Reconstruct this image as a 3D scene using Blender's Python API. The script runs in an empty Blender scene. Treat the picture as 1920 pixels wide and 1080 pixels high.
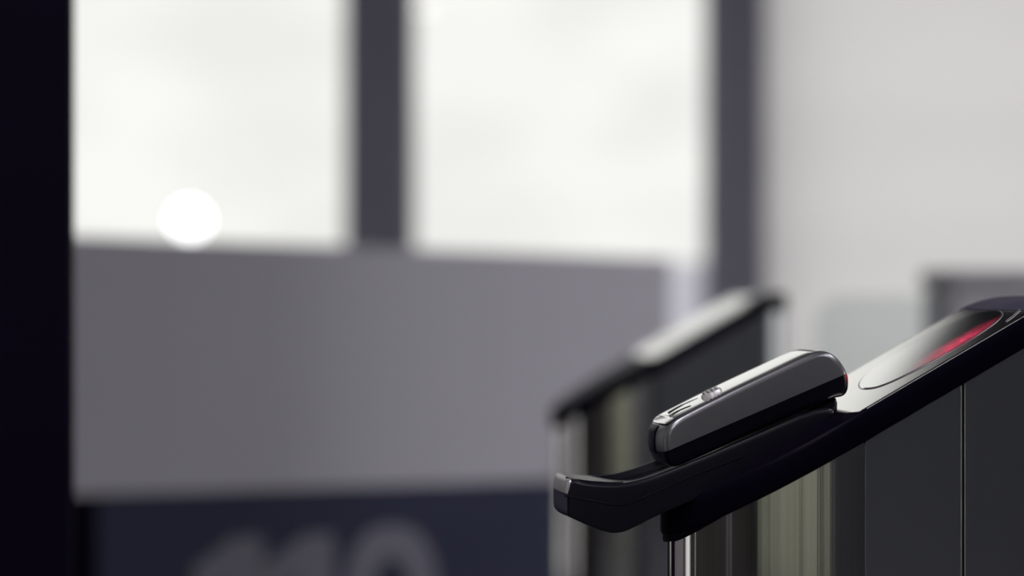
import bpy, bmesh, math
from mathutils import Vector, Matrix
S = bpy.context.scene
COL = S.collection

# ------------------------------------------------------------------ camera, sky, exposure
H = 1.15
cd = bpy.data.cameras.new('camera'); cam = bpy.data.objects.new('camera', cd); COL.objects.link(cam)
cam.location = (0, 0, H); cam.rotation_euler = (math.radians(90), 0, 0)
cd.lens = 85; cd.sensor_width = 36; cd.clip_start = .05; cd.clip_end = 200
cd.dof.use_dof = True; cd.dof.focus_distance = 2.19; cd.dof.aperture_fstop = 1.8
S.camera = cam
S.view_settings.view_transform = 'Standard'; S.view_settings.look = 'None'
S.view_settings.exposure = 0; S.view_settings.gamma = 1; S.view_settings.use_curve_mapping = False
S.cycles.use_denoising = True
S.cycles.max_bounces = 10; S.cycles.transparent_max_bounces = 12
S.cycles.sample_clamp_indirect = 4

w = bpy.data.worlds.new('overcast_sky'); S.world = w; w.use_nodes = True
nt = w.node_tree; nt.nodes.clear()
tc = nt.nodes.new('ShaderNodeTexCoord'); mp = nt.nodes.new('ShaderNodeMapping')
mp.inputs['Scale'].default_value = (9, 9, 16)
nz = nt.nodes.new('ShaderNodeTexNoise'); nz.inputs['Scale'].default_value = 1.6; nz.inputs['Detail'].default_value = 1
rp = nt.nodes.new('ShaderNodeValToRGB')
rp.color_ramp.elements[0].position = .35; rp.color_ramp.elements[0].color = (.88, .88, .845, 1)
rp.color_ramp.elements[1].position = .6; rp.color_ramp.elements[1].color = (.98, .98, .94, 1)
bg = nt.nodes.new('ShaderNodeBackground'); ow = nt.nodes.new('ShaderNodeOutputWorld')
nt.links.new(tc.outputs['Generated'], mp.inputs[0]); nt.links.new(mp.outputs[0], nz.inputs['Vector'])
nt.links.new(nz.outputs['Fac'], rp.inputs[0]); nt.links.new(rp.outputs[0], bg.inputs[0])
nt.links.new(bg.outputs[0], ow.inputs[0])

# ------------------------------------------------------------------ helpers
def link(o, parent=None):
    COL.objects.link(o)
    if parent: o.parent = parent
    return o

def build(name, bm, m, parent=None, smooth=True, angle=35):
    bmesh.ops.recalc_face_normals(bm, faces=bm.faces)
    me = bpy.data.meshes.new(name); bm.to_mesh(me); bm.free()
    if m: me.materials.append(m)
    if smooth:
        for p in me.polygons: p.use_smooth = True
        me.set_sharp_from_angle(angle=math.radians(angle))
    return link(bpy.data.objects.new(name, me), parent)

def thing(name, label, cat, loc=(0, 0, 0), rz=0, group=None):
    o = bpy.data.objects.new(name, None); o.empty_display_size = .1
    o.location = loc; o.rotation_euler = (0, 0, rz)
    o['label'] = label; o['category'] = cat
    if group: o['group'] = group
    return link(o)

def struct(name, bm, m, parent=None, smooth=False):
    o = build(name, bm, m, parent, smooth)
    if parent is None: o['kind'] = 'structure'
    return o

def box(bm, x0, x1, y0, y1, z0, z1, bev=0):
    r = bmesh.ops.create_cube(bm, size=1)
    bmesh.ops.scale(bm, vec=(x1-x0, y1-y0, z1-z0), verts=r['verts'])
    bmesh.ops.translate(bm, vec=((x0+x1)/2, (y0+y1)/2, (z0+z1)/2), verts=r['verts'])
    if bev:
        es = list({e for v in r['verts'] for e in v.link_edges})
        bmesh.ops.bevel(bm, geom=es, offset=bev, segments=3, affect='EDGES', profile=.5)
    return bm

def mbox(*a, bev=0):
    return box(bmesh.new(), *a, bev=bev)

def chaikin(pts, n=2, keep=()):
    """corner cutting on a closed polygon"""
    for _ in range(n):
        q = []
        for i in range(len(pts)):
            a, b = pts[i], pts[(i+1) % len(pts)]
            q.append((a[0]*.75+b[0]*.25, a[1]*.75+b[1]*.25))
            q.append((a[0]*.25+b[0]*.75, a[1]*.25+b[1]*.75))
        pts = q
    return pts

def resample(pts, d):
    out = []
    n = len(pts)
    for i in range(n):
        a, b = pts[i], pts[(i+1) % n]
        L = math.dist(a, b); k = max(1, int(L/d))
        for j in range(k): out.append((a[0]+(b[0]-a[0])*j/k, a[1]+(b[1]-a[1])*j/k))
    return out

def inset(pts, r):
    if r == 0: return list(pts)
    n = len(pts)
    A = sum(pts[i][0]*pts[(i+1) % n][1]-pts[(i+1) % n][0]*pts[i][1] for i in range(n))
    sg = 1 if A > 0 else -1
    out = []
    for i in range(n):
        p, a, b = pts[i], pts[i-1], pts[(i+1) % n]
        tx, ty = b[0]-a[0], b[1]-a[1]; L = math.hypot(tx, ty) or 1
        out.append((p[0]-sg*ty/L*r, p[1]+sg*tx/L*r))
    return out

def side_extrude(pts, v0, v1, R, seg=6, mid=()):
    """closed (u,z) side profile extruded across v with rounded side edges; mid = (v, function moving a profile point)"""
    bm = bmesh.new()
    rows = [(v0+R*(1-math.cos(math.pi/2*k/seg)), R*(1-math.sin(math.pi/2*k/seg)), None) for k in range(seg+1)]
    far = [(v1-(v-v0), r, None) for v, r, _ in rows[::-1]]
    rows = rows+[(v, 0, f) for v, f in mid]+far
    rings = []
    for v, r, f in rows:
        rings.append([bm.verts.new(((f(p) if f else p)[0], v, (f(p) if f else p)[1])) for p in inset(pts, r)])
    n = len(pts)
    for a, b in zip(rings, rings[1:]):
        for i in range(n):
            bm.faces.new((a[i], a[(i+1) % n], b[(i+1) % n], b[i]))
    bm.faces.new(rings[0]); bm.faces.new(rings[-1][::-1])
    return bm

def bow(bm, vc, hv, amt, u0, u1):
    """round an end in plan: points beyond u0 (towards u1) move back with the distance from vc"""
    for v in bm.verts:
        f = (v.co.x-u0)/(u1-u0)
        if f > 0: v.co.x += amt*min(1, f)*abs((v.co.y-vc)/hv)**2.4
    return bm

def cut(bm, co, no, keep_above=True):
    r = bmesh.ops.bisect_plane(bm, geom=bm.verts[:]+bm.edges[:]+bm.faces[:], plane_co=co, plane_no=no,
                               clear_inner=keep_above, clear_outer=not keep_above)
    es = [e for e in r['geom_cut'] if isinstance(e, bmesh.types.BMEdge)]
    try: bmesh.ops.holes_fill(bm, edges=es, sides=0)
    except Exception: pass
    return bm

def tube(bm, pts, r, seg=8, closed=False):
    pts = [Vector(p) for p in pts]; n = len(pts); rings = []
    for i, p in enumerate(pts):
        a = pts[i-1] if (i or closed) else p
        b = pts[(i+1) % n] if (i < n-1 or closed) else p
        t = (b-a).normalized()
        up = Vector((0, 0, 1)) if abs(t.z) < .9 else Vector((0, 1, 0))
        x = t.cross(up).normalized(); y = x.cross(t)
        rings.append([bm.verts.new(p+(x*math.cos(q)+y*math.sin(q))*r) for q in [2*math.pi*k/seg for k in range(seg)]])
    m = n if closed else n-1
    for i in range(m):
        a, b = rings[i], rings[(i+1) % n]
        for k in range(seg): bm.faces.new((a[k], a[(k+1) % seg], b[(k+1) % seg], b[k]))
    if not closed: bm.faces.new(rings[0][::-1]); bm.faces.new(rings[-1])
    return bm

# ------------------------------------------------------------------ materials
def mat(name, col, rough=.5, metal=0, spec=.5, noise=0, nscale=8, nmap=(1, 1, 1), bump=0, rn=0, coat=0):
    m = bpy.data.materials.new(name); m.use_nodes = True
    t = m.node_tree; b = t.nodes['Principled BSDF']
    b.inputs['Base Color'].default_value = (*col, 1); b.inputs['Roughness'].default_value = rough
    b.inputs['Metallic'].default_value = metal; b.inputs['Specular IOR Level'].default_value = spec
    b.inputs['Coat Weight'].default_value = coat; b.inputs['Coat Roughness'].default_value = .04
    tc = t.nodes.new('ShaderNodeTexCoord'); mp = t.nodes.new('ShaderNodeMapping')
    mp.inputs['Scale'].default_value = nmap
    nz = t.nodes.new('ShaderNodeTexNoise'); nz.inputs['Scale'].default_value = nscale; nz.inputs['Detail'].default_value = 4
    t.links.new(tc.outputs['Object'], mp.inputs[0]); t.links.new(mp.outputs[0], nz.inputs['Vector'])
    mx = t.nodes.new('ShaderNodeMix'); mx.data_type = 'RGBA'
    mx.inputs['A'].default_value = (*[c*(1-noise) for c in col], 1)
    mx.inputs['B'].default_value = (*[min(1, c*(1+noise)) for c in col], 1)
    t.links.new(nz.outputs['Fac'], mx.inputs['Factor']); t.links.new(mx.outputs['Result'], b.inputs['Base Color'])
    if rn:
        mr = t.nodes.new('ShaderNodeMapRange'); mr.inputs['To Min'].default_value = max(.01, rough-rn)
        mr.inputs['To Max'].default_value = rough+rn
        t.links.new(nz.outputs['Fac'], mr.inputs['Value']); t.links.new(mr.outputs[0], b.inputs['Roughness'])
    if bump:
        bp = t.nodes.new('ShaderNodeBump'); bp.inputs['Strength'].default_value = bump
        bp.inputs['Distance'].default_value = .0004
        t.links.new(nz.outputs['Fac'], bp.inputs['Height']); t.links.new(bp.outputs[0], b.inputs['Normal'])
    return m

def emit(name, col, strength):
    m = bpy.data.materials.new(name); m.use_nodes = True; t = m.node_tree
    b = t.nodes['Principled BSDF']; b.inputs['Base Color'].default_value = (*col, 1)
    b.inputs['Emission Color'].default_value = (*col, 1); b.inputs['Emission Strength'].default_value = strength
    return m

M = {}
M['black'] = mat('black_plastic', (.0022, .0016, .0048), .28, spec=.12, noise=.1, nscale=40)
M['cover'] = mat('slate_plastic', (.045, .041, .066), .6, spec=.08, noise=.06, nscale=50)  # slate grey of the tip cap, and the dark reflection on the high end
M['gloss'] = mat('gloss_black', (.0026, .0018, .0058), .3, spec=.02, noise=.1, nscale=30)
M['graph'] = mat('graphite_plastic', (.0036, .0031, .0075), .32, spec=.28, noise=.08, nscale=60)
M['silver'] = mat('satin_silver', (.17, .17, .19), .30, metal=.75, noise=.03, nscale=60)
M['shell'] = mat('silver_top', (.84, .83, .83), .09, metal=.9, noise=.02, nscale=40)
M['plate'] = mat('polished_plate', (.84, .83, .82), .085, metal=1, noise=.015, nscale=30)
M['steel'] = mat('brushed_steel', (.60, .595, .60), .09, metal=1, noise=.30, nscale=1, nmap=(170, 170, .35), bump=.25, rn=.04)
M['steelflat'] = mat('dull_steel', (.53, .545, .58), .22, metal=1, noise=.05, nscale=1, nmap=(300, 300, 1), bump=.05)
M['dark_metal'] = mat('dark_window_metal', (.32, .315, .41), .5, metal=0, noise=.1)
M['column'] = mat('black_paint', (.0035, .002, .008), .6, spec=.03, noise=.2)
M['grey'] = mat('grey_laminate', (.66, .645, .735), .55, noise=.03, nscale=4, spec=.3)
M['navy'] = mat('navy_laminate', (.055, .060, .110), .6, noise=.06, nscale=5, spec=.2)
M['digit'] = mat('grey_lettering', (.26, .255, .32), .6, noise=.04)
M['wall'] = mat('dark_wall', (.043, .046, .054), .8, noise=.1)
M['floor'] = mat('stone_floor', (.06, .06, .07), .45, noise=.25, nscale=3)
M['ceil'] = mat('ceiling_board', (.06, .06, .072), .8, noise=.1)
M['olive'] = mat('olive_panel', (.56, .58, .44), .6, noise=.06, nscale=2)
M['cab'] = mat('grey_cabinet', (.35, .34, .38), .5, noise=.04)
M['button'] = mat('button_grey', (.50, .49, .51), .35, metal=.35)
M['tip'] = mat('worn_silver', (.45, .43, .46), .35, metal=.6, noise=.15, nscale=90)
M['gasket'] = mat('gasket', (.14, .135, .15), .4, metal=.4)
M['lamp'] = emit('lamp_diffuser', (1, .97, .975), 46)  # glow of the added fill lights overhead

def pane(name, gloss=.06, tint=(1, 1, 1), frost=0, frost_col=(.7, .7, .7)):
    m = bpy.data.materials.new(name); m.use_nodes = True; t = m.node_tree; t.nodes.clear()
    o = t.nodes.new('ShaderNodeOutputMaterial'); tr = t.nodes.new('ShaderNodeBsdfTransparent')
    tr.inputs[0].default_value = (*tint, 1)
    gl = t.nodes.new('ShaderNodeBsdfGlossy'); gl.inputs['Roughness'].default_value = .03
    mx = t.nodes.new('ShaderNodeMixShader'); mx.inputs[0].default_value = gloss
    t.links.new(tr.outputs[0], mx.inputs[1]); t.links.new(gl.outputs[0], mx.inputs[2])
    last = mx
    if frost:
        tl = t.nodes.new('ShaderNodeBsdfTranslucent'); tl.inputs[0].default_value = (*frost_col, 1)
        m2 = t.nodes.new('ShaderNodeMixShader'); m2.inputs[0].default_value = frost
        t.links.new(last.outputs[0], m2.inputs[1]); t.links.new(tl.outputs[0], m2.inputs[2]); last = m2
    t.links.new(last.outputs[0], o.inputs[0])
    return m
M['glass'] = pane('window_glass', .012)
M['smoked'] = pane('smoked_glass', .02, tint=(.42, .40, .42))
M['frost'] = pane('frosted_film', .04, frost=.9, frost_col=(.93, .92, .99))
M['blind'] = pane('blind_cloth', 0, frost=1.0, frost_col=(.97, .95, .965))
M['gateglass'] = pane('gate_glass', .10, tint=(.93, .955, .955))

# ------------------------------------------------------------------ room shell
X0, X1, Y0, Y1, ZC = -3.2, 4.2, -4.0, 8.0, 3.4
WT, WB, WM = 2.75, .45, 1.235        # window head, sill, transom between film and clear glass
struct('floor', mbox(X0-.2, X1+.2, Y0-.2, Y1+.2, -.1, 0), M['floor'])
struct('ceiling', mbox(X0-.2, X1+.2, Y0-.2, Y1+.2, ZC, ZC+.1), M['ceil'])
struct('wall_back', mbox(X0-.2, X1+.2, Y0-.2, Y0, 0, ZC), M['wall'])

# far wall with the windows: spandrel below, lintel above, piers at both ends
bm = bmesh.new()
box(bm, X0-.2, X1+.2, Y1, Y1+.2, 0, WB); box(bm, X0-.2, X1+.2, Y1, Y1+.2, WT, ZC)
box(bm, X0-.2, -1.9, Y1, Y1+.2, WB, WT)
struct('wall_front', bm, M['wall'])
# the dark mullions stand between the bays
mull = [(-1.90, -1.78), (-.545, -.335), (.655, .83), (2.1, 2.28), (3.6, X1+.2)]
for i, (a, b) in enumerate(mull):
    struct('trim_%d' % (i+1), mbox(a, b, Y1-.03, Y1+.14, WB, WT, bev=.006), M['dark_metal'])
bays = [(-1.78, -.545), (-.335, .655), (.83, 2.1), (2.28, 3.6)]
for i, (a, b) in enumerate(bays):
    fr = bmesh.new()
    for c in ((a, a+.012, WB, WT), (b-.012, b, WB, WT), (a, b, WB, WB+.03), (a, b, WT-.03, WT)):
        box(fr, c[0], c[1], Y1+.04, Y1+.08, c[2], c[3])
    wnd = struct('window_%d' % (i+1), fr, M['dark_metal'])
    build('window_pane', mbox(a, b, Y1+.055, Y1+.061, WM if i < 2 else WB, WT-.02), M['glass'], wnd, smooth=False)
    if i < 2:
        build('frosted_pane', mbox(a, b, Y1+.055, Y1+.061, WB, WM), M['frost'], wnd, smooth=False)
# roller blinds drawn down over the two right-hand bays
for i, (a, b) in enumerate(bays[2:]):
    t = thing('roller_blind', ['pale translucent roller blind filling the bright right side of the picture',
                               'pale roller blind over the last window at the right corner of the room'][i], 'blind', ((a+b)/2, Y1-.05, WB+.02))
    w2 = (b-a)/2
    bm = bmesh.new(); N = 40
    vs = [[bm.verts.new((x*w2, .004*math.sin(k*.9), (WT-WB)*k/N)) for x in (-1.0, 1.0)] for k in range(N+1)]
    for p, q in zip(vs, vs[1:]): bm.faces.new((p[0], p[1], q[1], q[0]))
    build('blind_cloth', bm, M['blind'], t)
    build('hem_bar', mbox(-w2, w2, -.012, .012, -.02, .0, bev=.004), M['grey'], t)
    build('roller_tube', tube(bmesh.new(), [(-w2, 0, WT-WB+.03), (w2, 0, WT-WB+.03)], .028, 16), M['dark_metal'], t)

# left wall: tall slit windows towards the camera side
slits_l = [(1.55, 1.62), (2.15, 2.6), (2.95, 4.7), (5.0, 7.2)]
bm = bmesh.new(); y = Y0
for a, b in slits_l:
    box(bm, X0-.2, X0, y, a, 0, ZC); y = b
    box(bm, X0-.2, X0, a, b, 0, .2); box(bm, X0-.2, X0, a, b, 2.8, ZC)
box(bm, X0-.2, X0, y, Y1, 0, ZC)
struct('wall_left', bm, mat('timber_slats', (.034, .029, .028), .7, noise=.75, nscale=1, nmap=(0, 9, 0)))  # brown stripes added so that streaks mirror in the steel
for i, (a, b) in enumerate(slits_l):
    struct('window_%d' % (i+5), mbox(X0-.11, X0-.10, a, b, .2, 2.8), M['smoked' if i == 2 else 'glass'])
# right wall: one long glazed bay towards the far end
bm = bmesh.new()
RA, RB = 3.2, 7.2
box(bm, X1, X1+.2, Y0, RA, 0, ZC); box(bm, X1, X1+.2, RB, Y1, 0, ZC)
box(bm, X1, X1+.2, RA, RB, 0, .3); box(bm, X1, X1+.2, RA, RB, 2.8, ZC)
struct('wall_right', bm, M['wall'])
wnd = struct('window_9', mbox(X1+.08, X1+.12, RA, RB, .3, .34), M['dark_metal'])
build('window_pane', mbox(X1+.095, X1+.10, RA, RB, .34, 2.8), M['glass'], wnd, smooth=False)

# olive wall panels on the wall behind the camera (they mirror in the steel)
for a, b, lab in ((-2.60, -1.98, 'leftmost olive wall panel, beside the left wall,'), (-1.88, -.20, 'widest olive wall panel'),
                  (-.02, .82, 'olive wall panel right of the widest one'), (1.04, 1.30, 'narrowest olive wall panel, rightmost of the row')):
    o = build('wall_panel', mbox(a, b, Y0+.0, Y0+.03, .05, 2.7, bev=.004), M['olive'])
    o['label'] = lab+' behind the camera'; o['category'] = 'panel'; o['group'] = 'olive wall panels'
struct('trim_9', mbox(X0, X0+.03, -1.35, -1.20, 0, ZC), M['cab'])

# unseen ceiling lights, added as fill for the sides facing the camera
fill_lamps = [(-.9, -2.6, 'over the olive panels behind the camera'), (2.4, -1.6, 'near the right wall, rearmost of its row'),
         (2.4, .4, 'near the right wall, second from the rear of its row'), (2.4, 2.4, 'near the right wall, closest to the long side window'),
         (-.9, -.6, 'left of the camera, in the middle of its row'), (-.9, 1.4, 'left of the camera, nearest the slit windows')]
for x, y, lab in fill_lamps:
    t = thing('ceiling_light', 'square ceiling light '+lab, 'ceiling light', (x, y, ZC), group='square ceiling lights')
    fr = bmesh.new()
    for c in ((-.3, .3, -.3, -.27), (-.3, .3, .27, .3), (-.3, -.27, -.27, .27), (.27, .3, -.27, .27)):
        box(fr, *c, -.05, 0)
    build('frame', fr, M['dark_metal'], t, smooth=False)
    build('diffuser', mbox(-.27, .27, -.27, .27, -.03, -.01), M['lamp'], t, smooth=False)

# ------------------------------------------------------------------ dark door post close on the left
t = thing('door_post', 'black post filling the left edge of the picture', 'post', (-.70, 3.02, 0))
build('post', mbox(-.35, .151, -.02, .02, .012, ZC, bev=.006), M['column'], t)
build('base_plate', mbox(-.40, .19, -.06, .06, 0, .012, bev=.003), M['dark_metal'], t)

# ------------------------------------------------------------------ partition with the number
A = Vector((-.93, 4.90)); B = Vector((.345, 5.40)); d = (B-A); Lp = d.length; ang = math.atan2(d.y, d.x)
t = thing('partition_screen', 'wide grey and navy partition screen with large number 110, in front of the windows', 'partition', (A.x, A.y, 0), ang)
def prism_xz(pts, y0, y1):
    bm = bmesh.new()
    a = [bm.verts.new((p[0], y0, p[1])) for p in pts]; b = [bm.verts.new((p[0], y1, p[1])) for p in pts]
    n = len(pts)
    bm.faces.new(a); bm.faces.new(b[::-1])
    for i in range(n): bm.faces.new((a[i], b[i], b[(i+1) % n], a[(i+1) % n]))
    return bm
up = prism_xz([(0, .73), (Lp, .73), (Lp, 1.216), (0, 1.256)], -.02, .02)
build('upper_panel', up, M['grey'], t, smooth=False)
build('lower_panel', mbox(.02, Lp, -.012, .02, .04, .73), M['navy'], t, smooth=False)
build('side_post', mbox(-.03, .085, -.03, .03, 0, .73, bev=.004), M['column'], t)
build('bottom_rail', mbox(.085, Lp, -.018, .026, 0, .04), M['column'], t, smooth=False)
# digits: positions along the panel
def digit_one(x):   # x = left side of the stem, top at .655
    return prism_xz([(x, .33), (x+.075, .33), (x+.075, .632), (x+.012, .632), (x-.075, .572), (x-.075, .502), (x, .542)], -.020, -.012)
for x in (0.36, 0.513):
    build('digit', digit_one(x), M['digit'], t, smooth=False)
xa, xb = 0.611, 0.822
bm = bmesh.new(); n = 48; cx, cz = (xa+xb)/2, .480; ra, rb = (xb-xa)/2, .165
def sup(rx, rz, q, e=2.4):
    c, s = math.cos(q), math.sin(q)
    return cx+rx*abs(c)**(2/e)*(1 if c > 0 else -1), cz+rz*abs(s)**(2/e)*(1 if s > 0 else -1)
R4 = []
for rx, rz, yy in ((ra, rb, -.012), (ra, rb, -.020), (ra-.068, rb-.07, -.020), (ra-.068, rb-.07, -.012)):
    R4.append([bm.verts.new((sup(rx, rz, 2*math.pi*k/n)[0], yy, sup(rx, rz, 2*math.pi*k/n)[1])) for k in range(n)])
for a, b in zip(R4, R4[1:]+R4[:1]):
    for k in range(n): bm.faces.new((a[k], a[(k+1) % n], b[(k+1) % n], b[k]))
build('digit', bm, M['digit'], t)

# ------------------------------------------------------------------ cabinet with glass wing, far right
t = thing('glass_wing_gate', 'grey gate cabinet with clear glass wing, blurred behind the right end of the nearest turnstile', 'gate', (.83, 4.7, 0), math.radians(6))
build('cabinet', mbox(0, .62, -.10, .12, 0, 1.15, bev=.012), M['cab'], t)
build('cabinet_top', mbox(-.006, .626, -.106, .126, 1.15, 1.185, bev=.01), M['cab'], t)
gp = chaikin([(-.005, .25), (-.005, 1.125), (-.24, 1.125), (-.24, .25)], 0)
gp = [(-.002, .25), (-.002, 1.135)]+[(-.19-.055*math.sin(q), 1.08+.055*math.cos(q)) for q in [math.pi/2*k/8 for k in range(9)]]+[(-.245, .25)]
build('glass_wing', prism_xz(gp, -.005, .005), M['gateglass'], t)

# ------------------------------------------------------------------ small bright lamp outside the left window
t = thing('globe_lamp', 'small glowing white globe lamp seen through the left window', 'lamp', (-1.20, 9.0, 0))
bm = bmesh.new(); bmesh.ops.create_uvsphere(bm, u_segments=24, v_segments=14, radius=.056)
bmesh.ops.translate(bm, vec=(0, 0, 1.40), verts=bm.verts)
build('globe', bm, emit('lit_globe', (1, 1, 1), 3.4), t)
build('pole', tube(bmesh.new(), [(0, 0, 0), (0, 0, 1.352)], .012, 12), M['grey'], t)
o = build('pavement', mbox(-12, 12, 8.2, 30, -.12, -.0), mat('pale_pavement', (.5, .5, .5), .9, noise=.1)); o['kind'] = 'structure'; o.name = 'ground'

# ------------------------------------------------------------------ turnstile
ZL = H-.1043-.5616*.17         # height of the lid plane at the low tip
SL = .5616
W2 = .103; LEN = .395
def zt(u):
    a = ZL+SL*u; b = ZL+SL*.340
    # smooth minimum of the ramp and the level end
    m = min(a, b); dlt = abs(a-b)
    return m-max(0, .016-dlt)**2/(.016*4)
def hw(u, ins=0):
    e, f = .165, .095
    if u < e: q = (e-u)/e; r = math.sqrt(max(0, 1-q*q))
    elif u > LEN-f: q = (u-(LEN-f))/f; r = (max(0, 1-q**2.6))**(1/2.6)
    else: r = 1
    return W2*r
def stations():
    us = [.165*(1-math.cos(math.pi/2*k/28)) for k in range(29)]
    us += [.165+(LEN-.095-.165)*k/22 for k in range(1, 23)]
    us += [LEN-.095+.095*math.sin(math.pi/2*k/22) for k in range(1, 23)]
    return us
US = stations()
def outline(ins):
    """near half then far half, inset by ins"""
    near = [(u, -hw(u)) for u in US]; far = [(u, hw(u)) for u in US]
    loop = near+far[::-1][1:-1]
    q = inset(loop, ins)
    nn = q[:len(US)]; ff = [q[0]]+q[len(US):][::-1]+[q[len(US)-1]]
    return nn, ff
def loft(levels, cap_top=True, cap_bottom=True):
    """levels: (inset, function of u giving z)"""
    bm = bmesh.new(); rings = []
    for ins, zf in levels:
        nn, ff = outline(ins)
        loop = nn+ff[::-1][1:-1]
        rings.append(([bm.verts.new((u, v, zf(u))) for u, v in loop], len(nn)))
    n = len(rings[0][0])
    for (a, _), (b, _) in zip(rings, rings[1:]):
        for i in range(n): bm.faces.new((a[i], a[(i+1) % n], b[(i+1) % n], b[i]))
    def cap(ring, k):
        nn = ring[:k]; ff = [ring[0]]+ring[k:][::-1]+[ring[k-1]]
        for i in range(k-1):
            vs = [nn[i], nn[i+1], ff[i+1], ff[i]]
            u = []
            for v in vs:
                if v not in u: u.append(v)
            if len(u) > 2: bm.faces.new(u)
    if cap_top: cap(*rings[-1])
    if cap_bottom: cap(*rings[0])
    return bm

OVAL = [(.1872, 0), (.1885, -.030), (.1945, -.048), (.2090, -.0605), (.2350, -.072), (.2680, -.076), (.2940, -.066), (.3095, -.050), (.3150, -.028),
        (.3160, -.008), (.3140, .018), (.3050, .0385), (.2830, .0535), (.2430, .0600), (.2120, .050), (.1960, .030)]

def display_material():
    m = mat('display_glass', (.80, .79, .79), .06, metal=1, noise=.01)
    t = m.node_tree; b = t.nodes['Principled BSDF']
    tc = t.nodes.new('ShaderNodeTexCoord'); mp = t.nodes.new('ShaderNodeMapping'); mp.vector_type = 'TEXTURE'
    mp.inputs['Location'].default_value = (.264, -.058, ZL+SL*.264); mp.inputs['Scale'].default_value = (.050, .036, 1)
    gr = t.nodes.new('ShaderNodeTexGradient'); gr.gradient_type = 'SPHERICAL'
    sp = t.nodes.new('ShaderNodeSeparateXYZ'); cb = t.nodes.new('ShaderNodeCombineXYZ')
    t.links.new(tc.outputs['Object'], mp.inputs[0]); t.links.new(mp.outputs[0], sp.inputs[0])
    t.links.new(sp.outputs[0], cb.inputs[0]); t.links.new(sp.outputs[1], cb.inputs[1]); t.links.new(cb.outputs[0], gr.inputs[0])
    nz = t.nodes.new('ShaderNodeTexNoise'); nz.inputs['Scale'].default_value = 90; nz.inputs['Detail'].default_value = 2
    t.links.new(tc.outputs['Object'], nz.inputs['Vector'])
    pw = t.nodes.new('ShaderNodeMath'); pw.operation = 'POWER'; pw.inputs[1].default_value = 1.5
    ml = t.nodes.new('ShaderNodeMath'); ml.operation = 'MULTIPLY'
    t.links.new(gr.outputs['Fac'], pw.inputs[0]); t.links.new(pw.outputs[0], ml.inputs[0]); t.links.new(nz.outputs['Fac'], ml.inputs[1])
    m2 = t.nodes.new('ShaderNodeMath'); m2.operation = 'MULTIPLY'; m2.inputs[1].default_value = 1.25
    t.links.new(ml.outputs[0], m2.inputs[0])
    b.inputs['Emission Color'].default_value = (1, .06, .16, 1); t.links.new(m2.outputs[0], b.inputs['Emission Strength'])
    return m
M['display'] = display_material()
M['led'] = emit('red_led', (1, .02, .05), .45)  # glow standing in for the display's red reflection on the reader

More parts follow.
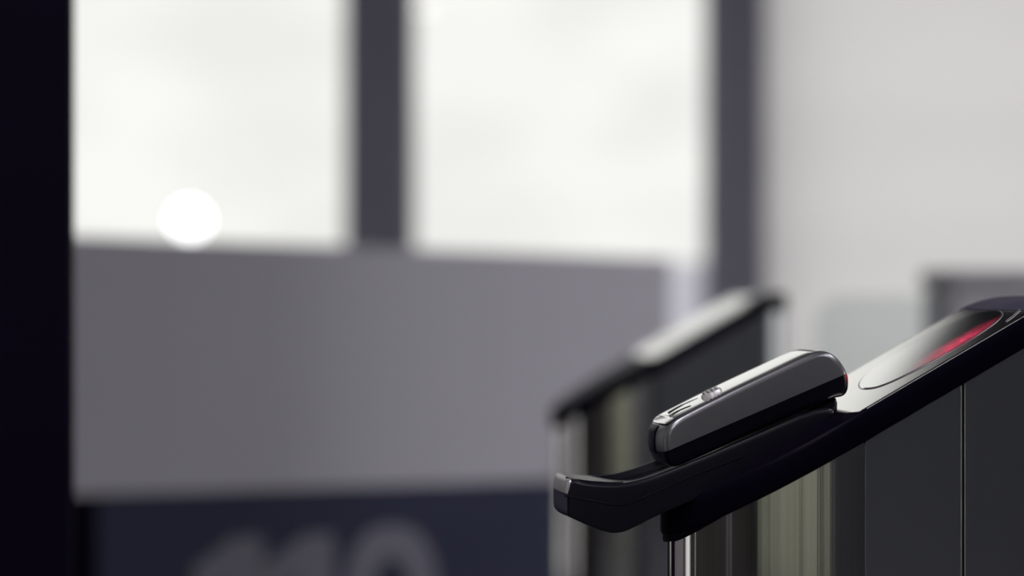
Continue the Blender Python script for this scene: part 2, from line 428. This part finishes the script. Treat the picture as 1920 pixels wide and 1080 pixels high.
BT = .0285       # depth of the lid's side band
def make_turnstile(loc, label, detail):
    t = thing('turnstile', label, 'turnstile', loc, math.radians(8), 'steel turnstiles with sloping lids')
    # lid: black moulded band with a rounded crest
    bm = loft([(.012, lambda u: zt(u)-BT-.001), (.004, lambda u: zt(u)-BT-.001), (.0012, lambda u: zt(u)-BT+.0006), (0, lambda u: zt(u)-BT+.003),
               (0, lambda u: zt(u)-.0045), (.0006, lambda u: zt(u)-.0022), (.0018, lambda u: zt(u)-.0006), (.0035, lambda u: zt(u))], cap_bottom=True)
    lid = build('lid', bm, M['gloss'], t, angle=50)
    # polished plate set into the lid from the foot of the reader mount to the high end
    bm = bmesh.new(); st = []
    u0 = .1525
    UE = .330
    def ph(u):
        h = hw(u)-.0032
        q = (u-u0)/.010
        if q < 1: h *= (1-(1-max(0, q))**2.6)**(1/2.6)
        q2 = (UE-u)/.03
        if q2 < 1: h *= max(0, 1-(1-max(0, q2))**2.4)**(1/2.4)
        return h
    uu = [u0+.010*(1-math.cos(math.pi/2*k/14)) for k in range(15)]+[u0+.010+(UE-.03-u0-.010)*k/34 for k in range(1, 35)]
    uu += [UE-.03+.03*math.sin(math.pi/2*k/12) for k in range(1, 13)]
    lo, hi = [], []
    for u in uu:
        h = max(ph(u), 1e-5)
        row = [bm.verts.new((u, h*s, zt(u)+.0007-(.0006 if abs(s) == 1 else 0))) for s in (-1, -.985, -.6, 0, .6, .985, 1)]
        st.append(row)
    for a, b in zip(st, st[1:]):
        for i in range(6): bm.faces.new((a[i], a[i+1], b[i+1], b[i]))
    bmesh.ops.remove_doubles(bm, verts=bm.verts, dist=1e-5)
    pl = build('lid_plate', bm, M['plate'], t, angle=12)
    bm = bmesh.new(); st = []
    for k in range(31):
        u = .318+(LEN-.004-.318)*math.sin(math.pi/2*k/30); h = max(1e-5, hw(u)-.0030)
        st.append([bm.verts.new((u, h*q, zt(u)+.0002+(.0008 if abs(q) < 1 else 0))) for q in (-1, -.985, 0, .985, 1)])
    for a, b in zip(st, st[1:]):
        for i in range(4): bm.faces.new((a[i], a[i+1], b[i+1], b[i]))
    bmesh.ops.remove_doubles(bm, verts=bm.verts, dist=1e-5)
    ec = build('end_cover', bm, M['cover'], t, angle=30); ec['label'] = 'dark slate cover on the high end'  # dark reflection on the high end, put into the colour
    # oval display glass with its gasket
    ov = resample(chaikin(OVAL, 3), .002)
    bm = bmesh.new(); rings = []
    for ins, dz in ((.0, .0010), (.0006, .0017), (.020, .0017)):
        rings.append([bm.verts.new((u, v, ZL+SL*u+dz)) for u, v in inset(ov, ins)])
    n = len(ov)
    for a, b in zip(rings, rings[1:]):
        for i in range(n): bm.faces.new((a[i], a[(i+1) % n], b[(i+1) % n], b[i]))
    bm.faces.new(rings[-1])
    dp = build('display', bm, M['display'], t, angle=12); dp['label'] = 'oval display glass with red light'
    bm = tube(bmesh.new(), [(u, v, ZL+SL*u+.0009) for u, v in inset(ov, -.0003)], .00045, 6, closed=True)
    build('display_gasket', bm, M['gasket'], t)
    # small pressed bar near the high end
    bar = tube(bmesh.new(), [(.300, -.0830, ZL+SL*.300+.0012), (.308, -.0790, ZL+SL*.308+.0014), (.318, -.0700, ZL+SL*.318+.0012)], .0006, 8)
    build('pressed_bar', bar, M['gasket'], t)
    # thin silver tubes put in for the highlight along both crests
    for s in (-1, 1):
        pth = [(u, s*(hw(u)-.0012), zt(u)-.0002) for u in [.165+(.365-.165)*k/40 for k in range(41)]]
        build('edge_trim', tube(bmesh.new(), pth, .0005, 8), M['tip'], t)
    # body: rounded end cap, side panels, joints
    zb = lambda u: zt(u)-BT-.0012
    def body(u_a, u_b, ins):
        bm = loft([(ins, lambda u: .03), (ins, zb)])
        if u_a is not None: cut(bm, (u_a, 0, 0), (1, 0, 0), True)
        if u_b is not None: cut(bm, (u_b, 0, 0), (1, 0, 0), False)
        return bm
    a = build('end_cap', body(None, .1640, .0055), M['steel'], t, angle=40); a['label'] = 'curved mirror-like steel end'
    build('side_panel', body(.1652, .2545, .0055), M['steelflat'], t, angle=40)
    build('rear_panel', body(.2562, None, .0055), M['steelflat'], t, angle=40)
    build('panel_joint', body(.1630, .2572, .0085), M['black'], t, angle=40)
    build('plinth', loft([(.014, lambda u: 0), (.014, lambda u: .03)]), M['black'], t)
    # bright strips put in for the highlight lines on both sides of each joint
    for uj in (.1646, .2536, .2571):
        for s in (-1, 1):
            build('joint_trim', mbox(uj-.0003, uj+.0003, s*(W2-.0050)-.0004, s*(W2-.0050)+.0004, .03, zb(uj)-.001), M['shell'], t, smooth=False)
    # gasket lip under the tip of the lid
    zc = lambda d: (lambda u: zt(u)-BT-d*max(0, 1-u/.045)**1.5)
    build('lid_collar', cut(loft([(.0045, zc(.0085)), (.002, zc(.007)), (.002, lambda u: zt(u)-BT+.004)]), (.044, 0, 0), (1, 0, 0), False),
          M['gloss'], t, angle=50)
    # tray arm: a shallow scoop that leaves the lid towards the low side
    prof_top = [(-.0988, .9725), (-.0965, .9785), (-.0900, .9787), (-.0840, .9768), (-.0735, .9750), (-.0560, .9740), (-.0418, .9746), (-.0233, .9787), (-.0003, .9866), (.0277, .9974), (.0626, 1.0115), (.1500, 1.0480)]
    prof_bot = [(.1500, 1.0250), (.0626, .9740), (.0252, .9600), (-.0140, .9448), (-.0340, .9345), (-.0472, .9292), (-.0608, .9300), (-.0800, .9380), (-.0930, .9435), (-.0985, .9462), (-.0992, .9560), (-.0992, .9660)]
    pts = resample(chaikin(prof_top+prof_bot, 2), .003)
    NV, FV = -.0500, .0500
    def dish(k):
        def f(p):
            u, z = p
            i = max(0, min(1, (u+.066)/.050)); dep = .0070*i*i*(3-2*i)*k
            top = .9560+max(0, (u+.045))*.42
            return (u, z-dep) if z > top+.008 else p
        return f
    full = side_extrude(pts, NV, FV, .004, 6, mid=[(NV+.0055, None), (NV+.0075, dish(.9)), (NV+.010, dish(1)), (-.02, dish(1)), (0, dish(1)), (.02, dish(1)), (FV-.010, dish(1)), (FV-.0075, dish(.9)), (FV-.0055, None)])
    bow(full, -.012, .062, .009, -.080, -.099)
    # seam polyline between the upper and the lower shell, as a thin dark groove strip
    arm = build('tray_arm', full, M['graph'], t, angle=50)
    seam = [(-.0992, .9640), (-.0914, .9622), (-.0740, .9590), (-.0574, .9556), (-.0480, .9548), (-.0418, .9559), (-.0250, .9622), (.0085, .9764), (.0468, .9909), (.066, .998)]
    build('seam', tube(bmesh.new(), [(u, NV+.0001, z) for u, z in seam], .0007, 6), M['black'], arm)
    if detail:
        # the groove line of the inner tray lip
        gl = [(-.0945, -.034, .9787), (-.0900, -.0420, .9776), (-.0735, -.0435, .9754), (-.0560, -.0430, .9742), (-.0440, -.042, .9742)]
        build('rim_groove', tube(bmesh.new(), gl, .0011, 8), M['black'], arm)
    # silver nose piece wrapped round the tip of the arm
    nose = side_extrude(pts, NV-.0003, FV+.0003, .0045, 6, mid=[(-.04, None), (-.02, None), (0, None), (.02, None), (.035, None)])
    bow(nose, -.012, .062, .009, -.080, -.099)
    bmesh.ops.scale(nose, vec=(1.0, 1, 1.0), verts=nose.verts)
    for v in nose.verts:
        v.co.x -= .0006
    cut(nose, (-.0935, 0, .975), (.97, 0, -.24), False)
    cut(nose, (-.10, 0, .9662), (.18, 0, 1), True)
    b = build('tip_cap', nose, M['tip'], arm, angle=50); b['label'] = 'silver cap on the tip'
    nose = side_extrude(pts, NV-.0002, FV+.0002, .0045, 6, mid=[(-.04, None), (-.02, None), (0, None), (.02, None), (.035, None)])
    bow(nose, -.012, .062, .009, -.080, -.099)
    for v in nose.verts: v.co.x -= .0005
    cut(nose, (-.0962, 0, .96), (1, 0, .0), False)
    cut(nose, (-.10, 0, .9650), (.18, 0, 1), False)
    build('tip_cap', nose, M['cover'], arm, angle=50)
    # mount block between lid and reader
    blk = [(.030, .975), (.030, .993), (.1500, 1.0478), (.1560, 1.0498), (.1555, 1.030)]
    build('reader_mount', side_extrude(resample(chaikin(blk, 1), .004), -.040, .034, .003, 4), M['black'], t, angle=50)
    return t
T1 = make_turnstile((.138, 2.228, 0), 'nearest turnstile, sharply in focus, with steel end and reader on its sloping lid', True)

# ------------------------------------------------------------------ card reader on the near turnstile
def make_reader(parent_loc, label):
    t = thing('card_reader', label, 'card reader', parent_loc, math.radians(8), 'card readers on the turnstiles')
    top = [(-.0090, .9985), (-.0105, 1.0080), (-.0095, 1.0190), (-.0030, 1.0268), (.0080, 1.0335), (.0508, 1.0545), (.0968, 1.0755), (.1280, 1.0895), (.1400, 1.0925), (.1510, 1.0880), (.1595, 1.0780), (.1635, 1.0690)]
    bot = [(.1645, 1.0570), (.1600, 1.0500), (.1500, 1.0490), (.1200, 1.0365), (.0621, 1.0120), (.0150, .9915), (.0030, .9870), (-.0050, .9890)]
    pts = resample(chaikin(top+bot, 2), .0025)
    n1 = Vector((-.3835, 0, .9235))                   # normal of the parting plane
    p0 = (.0281, 0, 1.0158)
    V0, V1, R = -.050, .030, .0055
    mids = [(v, None) for v in (-.04, -.03, -.02, -.01, 0, .01, .02)]
    up = cut(bow(side_extrude(pts, V0, V1, R, 8, mids), -.010, .040, .0036, .006, -.010), p0, n1, True)
    lo = cut(bow(side_extrude(pts, V0+.0008, V1-.0008, R, 8, mids), -.010, .040, .0036, .006, -.010), p0, n1, False)
    u_ = build('upper_shell', up, M['silver'], t, angle=40); u_['label'] = 'satin silver upper shell'
    l_ = build('lower_shell', lo, M['black'], t, angle=40); l_['label'] = 'black lower shell'
    # polished top panel: thin slab following the crown of the shell
    bm = bmesh.new(); rows = []
    crown = [(-.0060, 1.0250), (.0010, 1.0300), (.0080, 1.0340), (.0508, 1.0549), (.0968, 1.0758), (.1230, 1.0876), (.1320, 1.0908), (.1400, 1.0916), (.1470, 1.0896)]
    n = 60
    def cr(q):
        x = q*(len(crown)-1); i = min(len(crown)-2, int(x)); f = x-i
        p = [Vector(crown[max(0, min(len(crown)-1, i+j))]) for j in (-1, 0, 1, 2)]
        return .5*((2*p[1])+(-p[0]+p[2])*f+(2*p[0]-5*p[1]+4*p[2]-p[3])*f*f+(-p[0]+3*p[1]-3*p[2]+p[3])*f**3)
    for k in range(n+1):
        q = k/n; c = cr(q)
        e = min(q, 1-q)/.12; f = 1 if e > 1 else (1-(1-e)**2.4)**(1/2.4)
        h = .0350*f; rows.append([bm.verts.new((c.x, -.010+h*s, c.y+.0010*(1-abs(s)**3)-.0004)) for s in (-1, -.97, -.8, -.4, 0, .4, .8, .97, 1)])
    for a, b in zip(rows, rows[1:]):
        for i in range(8): bm.faces.new((a[i], a[i+1], b[i+1], b[i]))
    bmesh.ops.remove_doubles(bm, verts=bm.verts, dist=1e-6)
    tp = build('top_panel', bm, M['shell'], t, angle=60); tp['label'] = 'polished pale top panel'
    # ribbed thumb button
    sl = math.atan(.452)
    mt = Matrix.Translation((.0425, -.018, 1.0526)) @ Matrix.Rotation(-sl, 4, 'Y')
    bm = bmesh.new(); bmesh.ops.create_cone(bm, cap_ends=True, segments=32, radius1=.0105, radius2=.0095, depth=.003)
    bmesh.ops.transform(bm, matrix=mt, verts=bm.verts)
    bt = build('thumb_button', bm, M['button'], t)
    bm = bmesh.new()
    for k in range(4):
        x = (k-1.5)*.0040; y = math.sqrt(.0088**2-x*x)
        tube(bm, [(x, -y, .0022), (x, -y*.5, .0030), (x, 0, .0033), (x, y*.5, .0030), (x, y, .0022)], .0010, 8)
    bmesh.ops.transform(bm, matrix=mt, verts=bm.verts)
    build('button_ribs', bm, M['button'], bt)
    # curved dark lens near the low end of the top
    for (ua, ub, vv, rr) in ((.002, .022, -.024, .0006), (.006, .034, .000, .0007)):
        pl = []
        for k in range(9):
            u = ua+(ub-ua)*k/8; c = 1.0342+(u-.008)*.4560+.0009
            pl.append((u, vv+.006*math.sin(math.pi*k/8), c))
        build('grip_line', tube(bmesh.new(), pl, rr, 6), M['graph'], tp)
    # dark slot in the low end face
    sl_ = side_extrude([(-.0096, .998), (-.0113, 1.008), (-.0104, 1.0180), (-.0065, 1.0235), (-.003, 1.020), (-.005, .998)], -.0200, .0240, .001, 3, [(v, None) for v in (-.012, -.004, .004, .012, .018)])
    bow(sl_, -.010, .040, .0036, .006, -.010)
    build('card_slot', sl_, M['gloss'], t)
    # red glow put in for the display's reflection at the high end, on the parting line
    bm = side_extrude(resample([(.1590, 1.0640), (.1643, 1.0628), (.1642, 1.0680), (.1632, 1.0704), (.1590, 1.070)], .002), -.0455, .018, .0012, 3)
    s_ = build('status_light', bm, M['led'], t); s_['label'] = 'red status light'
    return t
make_reader((.138, 2.228, .0010), 'silver and black card reader tilted on the nearest turnstile, beside the tray arm')

# ------------------------------------------------------------------ second turnstile in the row behind
def copy_tree(o, parent=None, skip=()):
    if o.name.split('.')[0] in skip: return None
    c = o.copy(); COL.objects.link(c)
    if parent: c.parent = parent
    for ch in list(o.children): copy_tree(ch, c, skip)
    return c
T2 = copy_tree(T1, None, ('tray_arm', 'reader_mount'))
T2.location = (.064, 4.0, 0)
T2['label'] = 'blurred turnstile standing behind the card reader, its lid rising in front of the window'
for ch in T2.children:       # its display is unlit
    if ch.name.startswith('display') and 'gasket' not in ch.name:
        ch.data = ch.data.copy(); ch.data.materials[0] = M['plate']; ch['label'] = 'oval display glass'
    if ch.name.startswith('end_cover'):
        ch.data = ch.data.copy(); ch.data.materials[0] = M['plate']; ch['label'] = 'polished cover on the high end'
